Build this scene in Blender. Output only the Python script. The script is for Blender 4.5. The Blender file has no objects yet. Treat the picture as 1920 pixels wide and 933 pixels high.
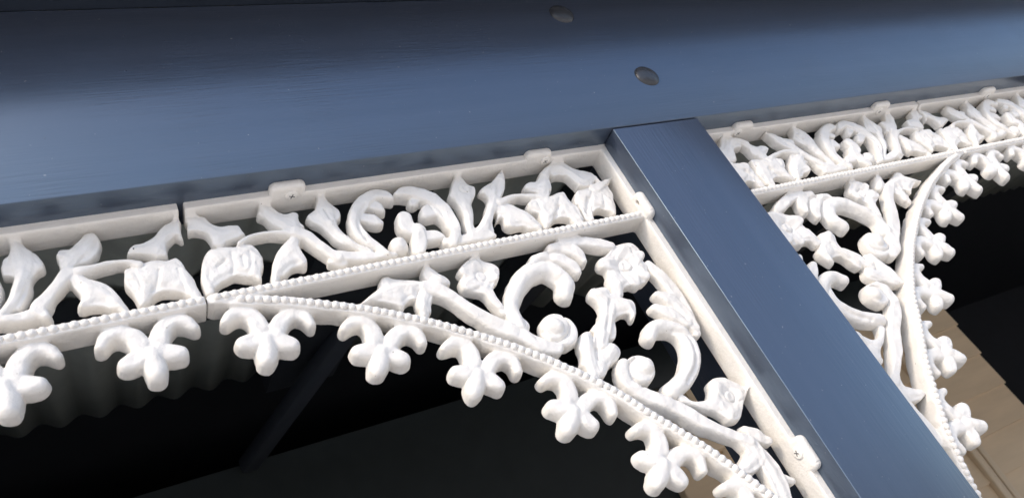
import bpy, bmesh, math, random
import numpy as np
from mathutils import Matrix, Vector

random.seed(4)
SC = bpy.context.scene
COL = SC.collection
MM = 0.001
Z0 = 2.25                       # height of the underside of the verandah beam above the ground (m)
BF = -0.02564                   # front face of the beam and post; the front plane of the cast lace is y = 0

# ------------------------------------------------------------------ camera
cam = bpy.data.cameras.new('camera')
cam.sensor_width = 36.0
cam.lens = 28.14
cam.clip_start = 0.02
cam.clip_end = 500
cam.dof.use_dof = True
cam.dof.focus_distance = 0.80
cam.dof.aperture_fstop = 13.0
camo = bpy.data.objects.new('camera', cam)
COL.objects.link(camo)
CAMX = (0.857626, -0.297088, -0.419780)
CAMY = (0.174057, -0.600405, 0.780524)
CAMZ = (-0.483923, -0.742464, -0.463213)
m = Matrix((CAMX, CAMY, CAMZ)).transposed().to_4x4()
m.translation = Vector((-0.5263, -0.54835, Z0 - 0.45007))
camo.matrix_world = m
SC.camera = camo

# ------------------------------------------------------------------ light
SUN_EL, SUN_AZ = 42.0, 234.0      # azimuth measured from +Y (into the verandah) clockwise
SUN_STRENGTH, SUN_ANGLE = 0.85, 14.0
SKY_STRENGTH = 0.15
EXPOSURE = 0.97
world = bpy.data.worlds.new('World')
SC.world = world
world.use_nodes = True
wn = world.node_tree
bg = wn.nodes['Background']
sky = wn.nodes.new('ShaderNodeTexSky')
sky.sky_type = 'NISHITA'
sky.sun_disc = False
sky.dust_density = 2.0
sky.ozone_density = 1.5
sky.sun_elevation = math.radians(SUN_EL)
sky.sun_rotation = math.radians(SUN_AZ)
wn.links.new(sky.outputs['Color'], bg.inputs['Color'])
bg.inputs['Strength'].default_value = SKY_STRENGTH
sun = bpy.data.lights.new('sun', 'SUN')
sun.energy = SUN_STRENGTH
sun.angle = math.radians(SUN_ANGLE)
sun.color = (1.0, 0.88, 0.72)
suno = bpy.data.objects.new('sun', sun)
COL.objects.link(suno)
el, az = math.radians(SUN_EL), math.radians(SUN_AZ)
to_sun = Vector((math.sin(az) * math.cos(el), math.cos(az) * math.cos(el), math.sin(el)))
suno.rotation_euler = to_sun.to_track_quat('Z', 'Y').to_euler()
vs = SC.view_settings
vs.view_transform = 'Standard'
vs.look = 'None'
vs.exposure = EXPOSURE
vs.gamma = 1.0

# ------------------------------------------------------------------ materials
def new_mat(name, col, rough=0.5, spec=0.5):
    mt = bpy.data.materials.new(name)
    mt.use_nodes = True
    b = mt.node_tree.nodes['Principled BSDF']
    b.inputs['Base Color'].default_value = (*col, 1)
    b.inputs['Roughness'].default_value = rough
    b.inputs['Specular IOR Level'].default_value = spec
    return mt, mt.node_tree, b

def tex_coord(nt, scale=(1, 1, 1), rot=(0, 0, 0)):
    tc = nt.nodes.new('ShaderNodeTexCoord')
    mp = nt.nodes.new('ShaderNodeMapping')
    mp.inputs['Scale'].default_value = scale
    mp.inputs['Rotation'].default_value = rot
    nt.links.new(tc.outputs['Object'], mp.inputs['Vector'])
    return mp.outputs['Vector']

def noise(nt, vec, scale, detail=3, rough=0.5):
    n = nt.nodes.new('ShaderNodeTexNoise')
    n.inputs['Scale'].default_value = scale
    n.inputs['Detail'].default_value = detail
    n.inputs['Roughness'].default_value = rough
    nt.links.new(vec, n.inputs['Vector'])
    return n.outputs['Fac']

def bump(nt, height, dist, strength=1.0, prev=None):
    b = nt.nodes.new('ShaderNodeBump')
    b.inputs['Distance'].default_value = dist
    b.inputs['Strength'].default_value = strength
    nt.links.new(height, b.inputs['Height'])
    if prev is not None:
        nt.links.new(prev, b.inputs['Normal'])
    return b.outputs['Normal']

def ramp(nt, fac, stops):
    r = nt.nodes.new('ShaderNodeValToRGB')
    els = r.color_ramp.elements
    while len(els) < len(stops):
        els.new(0.5)
    for e, (p, c) in zip(els, stops):
        e.position = p
        e.color = (*c, 1) if len(c) == 3 else c
    nt.links.new(fac, r.inputs['Fac'])
    return r.outputs['Color']

def mat_white():
    mt, nt, b = new_mat('white_gloss_enamel_on_cast_metal', (0.80, 0.785, 0.75), 0.5, 0.4)
    v = tex_coord(nt)
    c = ramp(nt, noise(nt, v, 55, 4), [(0.3, (0.82, 0.785, 0.725)), (0.7, (0.86, 0.83, 0.775))])
    st = ramp(nt, noise(nt, v, 16, 5, 0.65), [(0.56, (0, 0, 0)), (0.74, (0.22, 0.22, 0.22))])
    mx = nt.nodes.new('ShaderNodeMix'); mx.data_type = 'RGBA'
    nt.links.new(st, mx.inputs['Factor']); nt.links.new(c, mx.inputs['A'])
    mx.inputs['B'].default_value = (0.70, 0.62, 0.50, 1)
    sk = ramp(nt, noise(nt, v, 260, 1), [(0.79, (0, 0, 0)), (0.82, (0.8, 0.8, 0.8))])
    mx2 = nt.nodes.new('ShaderNodeMix'); mx2.data_type = 'RGBA'
    nt.links.new(sk, mx2.inputs['Factor']); nt.links.new(mx.outputs['Result'], mx2.inputs['A'])
    mx2.inputs['B'].default_value = (0.30, 0.25, 0.19, 1)
    nt.links.new(mx2.outputs['Result'], b.inputs['Base Color'])
    n1 = bump(nt, noise(nt, v, 150, 3, 0.6), 0.0011, 0.6)
    n2 = bump(nt, noise(nt, v, 480, 4, 0.65), 0.0006, 0.6, n1)
    vo = nt.nodes.new('ShaderNodeTexVoronoi')
    vo.inputs['Scale'].default_value = 420
    nt.links.new(v, vo.inputs['Vector'])
    n3 = bump(nt, vo.outputs['Distance'], 0.0004, 0.4, n2)
    nt.links.new(n3, b.inputs['Normal'])
    return mt

def mat_navy(name, stretch, seedloc):
    """Semi-gloss dark blue-grey paint brushed on planed timber; grain and brush marks run along the member."""
    mt, nt, b = new_mat(name, (0.05, 0.056, 0.078), 0.30, 1.0)
    b.inputs['Specular Tint'].default_value = (0.36, 0.68, 1.0, 1)  # blue of the reflected sky put into the specular tint
    b.inputs['Coat Weight'].default_value = 0.6
    b.inputs['Coat Roughness'].default_value = 0.27
    b.inputs['Coat IOR'].default_value = 1.75
    v = tex_coord(nt, stretch)
    v2 = tex_coord(nt)
    n_grain = noise(nt, v, 60, 6, 0.6)
    n_fine = noise(nt, v, 220, 3, 0.5)
    patch = ramp(nt, noise(nt, v2, 9, 3), [(0.35, (0.12,) * 3), (0.72, (1, 1, 1))])
    mul = nt.nodes.new('ShaderNodeMath'); mul.operation = 'MULTIPLY'
    nt.links.new(n_fine, mul.inputs[0]); nt.links.new(patch, mul.inputs[1])
    n1 = bump(nt, n_grain, 0.0005, 0.07)
    n2 = bump(nt, mul.outputs[0], 0.0013, 0.55, n1)
    n3 = bump(nt, noise(nt, v2, 28, 2), 0.0012, 0.05, n2)
    sp = ramp(nt, noise(nt, v2, 170, 1), [(0.77, (0, 0, 0)), (0.80, (1, 1, 1))])
    n4 = bump(nt, sp, 0.0004, 0.6, n3)
    nt.links.new(n4, b.inputs['Normal'])
    rr = ramp(nt, noise(nt, v2, 18, 4), [(0.3, (0.29,) * 3), (0.7, (0.35,) * 3)])
    nt.links.new(rr, b.inputs['Roughness'])
    c = ramp(nt, noise(nt, v, 30, 4), [(0.3, (0.038, 0.046, 0.066)), (0.7, (0.047, 0.056, 0.080))])
    du = ramp(nt, noise(nt, v2, 240, 2), [(0.735, (0, 0, 0)), (0.76, (0.6, 0.6, 0.6))])
    mx = nt.nodes.new('ShaderNodeMix'); mx.data_type = 'RGBA'
    nt.links.new(du, mx.inputs['Factor']); nt.links.new(c, mx.inputs['A'])
    mx.inputs['B'].default_value = (0.30, 0.29, 0.27, 1)
    nt.links.new(mx.outputs['Result'], b.inputs['Base Color'])
    return mt

def mat_plain(name, col, rough, spec=0.4, nscale=20, nvar=0.15, bdist=0.001, stretch=(1, 1, 1)):
    mt, nt, b = new_mat(name, col, rough, spec)
    v = tex_coord(nt, stretch)
    f = noise(nt, v, nscale, 5, 0.6)
    lo = tuple(c * (1 - nvar) for c in col)
    hi = tuple(min(1, c * (1 + nvar)) for c in col)
    nt.links.new(ramp(nt, f, [(0.3, lo), (0.7, hi)]), b.inputs['Base Color'])
    nt.links.new(bump(nt, f, bdist, 0.5), b.inputs['Normal'])
    return mt

M_WHITE = mat_white()
M_BEAM = mat_navy('navy_paint_beam', (0.09, 1, 1.6), 0)
M_POST = mat_navy('navy_paint_post', (1.6, 1, 0.09), 1)
M_GUTTER = mat_plain('navy_gutter_steel', (0.018, 0.024, 0.036), 0.45, 0.4, 30, 0.1, 0.0003)
M_SHEET = mat_plain('grey_green_roof_sheet', (0.30, 0.325, 0.30), 0.5, 0.4, 12, 0.12, 0.0004)
M_DARK = mat_plain('dark_stained_timber', (0.020, 0.024, 0.030), 0.6, 0.3, 25, 0.2, 0.001, (0.1, 1, 1))
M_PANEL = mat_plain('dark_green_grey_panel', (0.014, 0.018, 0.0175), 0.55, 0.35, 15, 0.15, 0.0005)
M_TAN = mat_plain('tan_painted_boards', (0.66, 0.51, 0.335), 0.55, 0.35, 18, 0.08, 0.0008, (0.15, 1, 1))
M_TRIM = mat_plain('light_tan_trim', (0.64, 0.51, 0.35), 0.5, 0.35, 18, 0.06, 0.0006, (1, 1, 0.15))
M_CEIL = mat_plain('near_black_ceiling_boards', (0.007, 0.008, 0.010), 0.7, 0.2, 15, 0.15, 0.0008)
M_PAVE = mat_plain('pale_concrete_paving', (0.70, 0.66, 0.60), 0.85, 0.2, 3, 0.08, 0.002)
M_STEEL = mat_plain('worn_screw_recess', (0.10, 0.10, 0.10), 0.4, 0.5, 300, 0.3, 0.0002)

# ------------------------------------------------------------------ helpers
def tag(o, label=None, cat=None, group=None, kind=None):
    if label: o['label'] = label
    if cat: o['category'] = cat
    if group: o['group'] = group
    if kind: o['kind'] = kind
    return o

def empty(name, loc=(0, 0, 0)):
    o = bpy.data.objects.new(name, None)
    o.location = loc
    o.empty_display_size = 0.05
    COL.objects.link(o)
    return o

def link(name, me, mt, parent=None, loc=(0, 0, 0)):
    o = bpy.data.objects.new(name, me)
    if not me.materials:
        me.materials.append(mt)
    o.location = loc
    COL.objects.link(o)
    o.parent = parent
    return o

def box_mesh(name, x0, x1, y0, y1, z0, z1, bev=0.0, seg=2):
    bm = bmesh.new()
    bmesh.ops.create_cube(bm, size=1.0)
    for v in bm.verts:
        v.co = Vector(((x0 + x1) / 2 + v.co.x * (x1 - x0), (y0 + y1) / 2 + v.co.y * (y1 - y0), (z0 + z1) / 2 + v.co.z * (z1 - z0)))
    if bev:
        bmesh.ops.bevel(bm, geom=list(bm.edges), offset=bev, segments=seg, profile=0.5, affect='EDGES')
    bmesh.ops.recalc_face_normals(bm, faces=bm.faces)
    me = bpy.data.meshes.new(name)
    bm.to_mesh(me)
    bm.free()
    if bev:
        for p in me.polygons:
            p.use_smooth = True
        me.set_sharp_from_angle(angle=math.radians(50))
    return me

def sweep_profile(name, prof, x0, x1, smooth=False):
    """closed profile of (y, z) points extruded along X"""
    n = len(prof)
    vs_ = [(x0, y, z) for y, z in prof] + [(x1, y, z) for y, z in prof]
    fs = [(i, (i + 1) % n, n + (i + 1) % n, n + i) for i in range(n)]
    fs += [tuple(range(n))[::-1], tuple(range(n, 2 * n))]
    me = bpy.data.meshes.new(name)
    me.from_pydata(vs_, [], fs)
    bm = bmesh.new(); bm.from_mesh(me)
    bmesh.ops.recalc_face_normals(bm, faces=bm.faces)
    bm.to_mesh(me); bm.free()
    if smooth:
        for p in me.polygons: p.use_smooth = True
        me.set_sharp_from_angle(angle=math.radians(40))
    return me

# ------------------------------------------------------------------ the place around
def ground():
    me = bpy.data.meshes.new('ground')
    me.from_pydata([(-200, -200, 0), (200, -200, 0), (200, 200, 0), (-200, 200, 0)], [], [(0, 1, 2, 3)])
    tag(link('ground', me, M_PAVE), kind='structure')
ground()
def added_reflection_ridge():  # unseen ridge added so the foot of the post reflects a warm grey
    xs = np.linspace(-130, 130, 66)
    rng = random.Random(2)
    verts, faces = [], []
    for x in xs:
        hgt = 13.0 + 2.0 * math.sin(x * 0.11) + rng.uniform(-0.8, 0.8)
        verts += [(x, -38, -0.02), (x, -44, hgt * 0.75), (x, -50, hgt), (x, -70, hgt * 0.8), (x, -90, -0.02)]
    for i in range(len(xs) - 1):
        for k in range(4):
            a = i * 5 + k
            faces.append((a, a + 1, a + 6, a + 5))
    me = bpy.data.meshes.new('added_reflection_ridge'); me.from_pydata(verts, [], faces)
    tag(link('added_reflection_ridge', me, mat_plain('reflection_ridge_tan', (0.42, 0.30, 0.23), 0.9, 0.1, 0.6, 0.3, 0.05)), kind='structure')
added_reflection_ridge()

# verandah beam: one long timber with slightly eased edges
beam = empty('verandah_beam', (0, BF, Z0))
tag(beam, 'dark navy painted timber beam running along the top above the white lacework', 'beam')
BX0, BX1 = -1.9, 9.0
link('timber', box_mesh('timber', BX0, BX1, 0, 0.055, 0, 0.2165, 0.0008, 2), M_BEAM, beam)
def bolt_mesh():
    bm = bmesh.new()
    prof = [(0.0, -0.0052), (0.004, -0.0050), (0.008, -0.0044), (0.012, -0.0032), (0.0148, -0.0016), (0.0158, 0.0002), (0.0158, 0.002)]
    N = 28
    rings = []
    for r, y in prof:
        rings.append([bm.verts.new((r * math.cos(2 * math.pi * k / N), y, r * math.sin(2 * math.pi * k / N))) for k in range(N)] if r else [bm.verts.new((0, y, 0))])
    for a, b in zip(rings, rings[1:]):
        for k in range(N):
            if len(a) == 1: bm.faces.new((a[0], b[k], b[(k + 1) % N]))
            else: bm.faces.new((a[k], b[k], b[(k + 1) % N], a[(k + 1) % N]))
    bmesh.ops.recalc_face_normals(bm, faces=bm.faces)
    me = bpy.data.meshes.new('bolt_head'); bm.to_mesh(me); bm.free()
    for p in me.polygons: p.use_smooth = True
    return me
bolt_me = bolt_mesh()
M_BOLT = mat_plain('navy_paint_bolt_head', (0.040, 0.042, 0.046), 0.22, 0.5, 260, 0.1, 0.0012)
for bx, bz in ((0.0918, 0.0705), (0.0343, 0.1847)):
    link('bolt_head', bolt_me, M_BOLT, beam, (bx, 0, bz))

# post
post = empty('verandah_post', (0, BF, 0))
tag(post, 'square dark navy painted timber post between the two white lacework brackets', 'post')
link('shaft', box_mesh('shaft', 0, 0.12, 0.0008, 0.1158, 0.0, Z0 - 0.0014, 0.0008, 2), M_POST, post)

# gutter above the beam
g = empty('gutter', (0, BF, Z0))
tag(g, 'dark navy gutter overhanging the top of the beam at the upper edge', 'gutter')
gp = [(0.0, 0.2172), (-0.090, 0.2185), (-0.106, 0.2215), (-0.116, 0.228), (-0.120, 0.238), (-0.120, 0.285), (-0.127, 0.300), (-0.141, 0.312),
      (-0.149, 0.326), (-0.149, 0.336), (-0.143, 0.342), (-0.137, 0.338), (-0.0, 0.338)]
link('trough', sweep_profile('trough', gp, BX0, BX1, True), M_GUTTER, g)

# corrugated roof over the verandah
RZ0, RSL = 0.235, 0.17
def roof_sheet():
    pitch, amp = 0.076, 0.0095
    xs = np.arange(-1.9, 9.0, pitch / 10)
    ys = [-0.022, 0.35, 0.8, 1.225]
    verts, faces = [], []
    for t in (0, 0.0012):
        for y in ys:
            for x in xs:
                verts.append((x, y, RZ0 + RSL * y + amp + amp * math.sin(2 * math.pi * (x + 0.645) / pitch) + t))
    n = len(xs); L = n * len(ys)
    for j in range(len(ys) - 1):
        for i in range(n - 1):
            a = j * n + i
            faces.append((a, a + 1, a + n + 1, a + n))
            faces.append((L + a, L + a + n, L + a + n + 1, L + a + 1))
    for i in range(n - 1):
        a = (len(ys) - 1) * n + i
        faces.append((a, a + 1, L + a + 1, L + a))
    me = bpy.data.meshes.new('roof_sheet')
    me.from_pydata(verts, [], faces)
    for p in me.polygons: p.use_smooth = True
    return me
rf = empty('corrugated_awning', (0, 0, Z0))
tag(rf, 'grey-green corrugated metal awning seen from below behind the lacework', 'awning', kind='thing')
link('corrugated_sheet', roof_sheet(), M_SHEET, rf)
def rafter_mesh(x0, x1, dep):
    y0, y1 = 0.031, 1.20
    me = sweep_profile('rafter', [(y0, RZ0 + RSL * y0 - 0.002), (y1, RZ0 + RSL * y1 - 0.002), (y1, RZ0 + RSL * y1 - dep), (y0, RZ0 + RSL * y0 - dep)], x0, x1)
    return me
for x0, x1 in ((-0.175, -0.015), (0.33, 0.47), (0.93, 1.02), (1.53, 1.62), (2.13, 2.22)):
    link('rafter', rafter_mesh(x0, x1, 0.05), M_DARK, rf)
for y0 in (0.60,):
    link('purlin', sweep_profile('purlin', [(y0, RZ0 + RSL * y0 - 0.002), (y0 + 0.12, RZ0 + RSL * (y0 + 0.12) - 0.002), (y0 + 0.12, RZ0 + RSL * (y0 + 0.12) - 0.035), (y0, RZ0 + RSL * y0 - 0.035)], -1.89, 6.0), M_DARK, rf)
# back of the verandah; dark ceiling and end walls added to block light
me = box_mesh('added_inner_ceiling', -1.9, 9.0, 1.16, 4.2, Z0 + 0.50, Z0 + 0.54)
tag(link('added_inner_ceiling', me, M_CEIL), kind='structure')
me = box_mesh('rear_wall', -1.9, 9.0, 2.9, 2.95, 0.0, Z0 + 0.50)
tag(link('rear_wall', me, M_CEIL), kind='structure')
me = box_mesh('added_end_wall', 9.0, 9.05, 1.0, 2.95, 0.0, Z0 + 0.50)
tag(link('added_end_wall', me, M_CEIL), kind='structure')
me = box_mesh('added_side_wall', -1.95, -1.9, 0.2, 2.95, 0.0, Z0 + 0.50)
tag(link('added_side_wall', me, M_CEIL), kind='structure')
me = box_mesh('verandah_floor', -1.9, 9.0, 0.0, 2.9, 0.002, 0.16)
tag(link('verandah_floor', me, M_DARK), kind='structure')

# diagonal brace under the roof
def bar_between(name, a, b, w, d):
    a, b = Vector(a), Vector(b)
    L = (b - a).length
    me = box_mesh(name, -w / 2, w / 2, -d / 2, d / 2, 0, L, 0.002, 1)
    q = (b - a).to_track_quat('Z', 'Y')
    return me, q
SA, SB = (-0.221, 1.44, 0.325), (-0.019, 0.78, 0.327)
me, q = bar_between('timber_strut', SA, SB, 0.042, 0.035)
o = link('timber_strut', me, mat_plain('dark_blue_grey_paint', (0.026, 0.031, 0.040), 0.5, 0.4, 25, 0.1, 0.0005), None, (SA[0], SA[1], Z0 + SA[2]))
o.rotation_mode = 'QUATERNION'; o.rotation_quaternion = q
tag(o, 'dark blue-grey diagonal timber strut in the shadow under the verandah roof', 'strut', kind='thing')

# house wall behind: dark panelled part and tan weatherboards
hw = empty('house_wall', (0, 1.45, 0))
tag(hw, 'house wall behind the verandah with tan weatherboards and a dark panel', 'wall', kind='thing')
WT = Z0 + 0.335
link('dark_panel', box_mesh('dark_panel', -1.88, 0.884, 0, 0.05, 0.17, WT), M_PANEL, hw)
link('backing', box_mesh('backing', 0.884, 2.42, 0.02, 0.06, 0.17, Z0 + 0.18), M_TAN, hw)
pitch = 0.133
prof = [(0.018, 0.0), (-0.006, 0.0), (-0.0068, 0.0015), (0.004, pitch - 0.0005), (0.018, pitch - 0.001)]
board_me = sweep_profile('weatherboard', prof, 1.10, 2.448)
nz = 0
zb = Z0 + 0.04
while zb > 0.3:
    zb -= pitch
while zb < Z0 + 0.10:
    link('weatherboard', board_me, M_TAN, hw, (0, 0, zb))
    zb += pitch
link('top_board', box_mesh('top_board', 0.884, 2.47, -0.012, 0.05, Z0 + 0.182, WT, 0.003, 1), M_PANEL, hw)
link('architrave', box_mesh('architrave', 0.884, 1.008, -0.03, 0.019, 0.17, Z0 - 0.068, 0.004, 2), M_TAN, hw)
link('head_block', box_mesh('head_block', 0.86, 1.104, -0.045, 0.019, Z0 - 0.068, Z0 + 0.005, 0.004, 2), M_TAN, hw)
link('cover_strip', box_mesh('cover_strip', 2.020, 2.052, -0.022, 0.004, 0.17, Z0 + 0.16, 0.004, 2), M_TRIM, hw)
link('cover_strip', box_mesh('cover_strip', 2.066, 2.092, -0.018, 0.004, 0.17, Z0 + 0.16, 0.004, 2), M_TRIM, hw)

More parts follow.
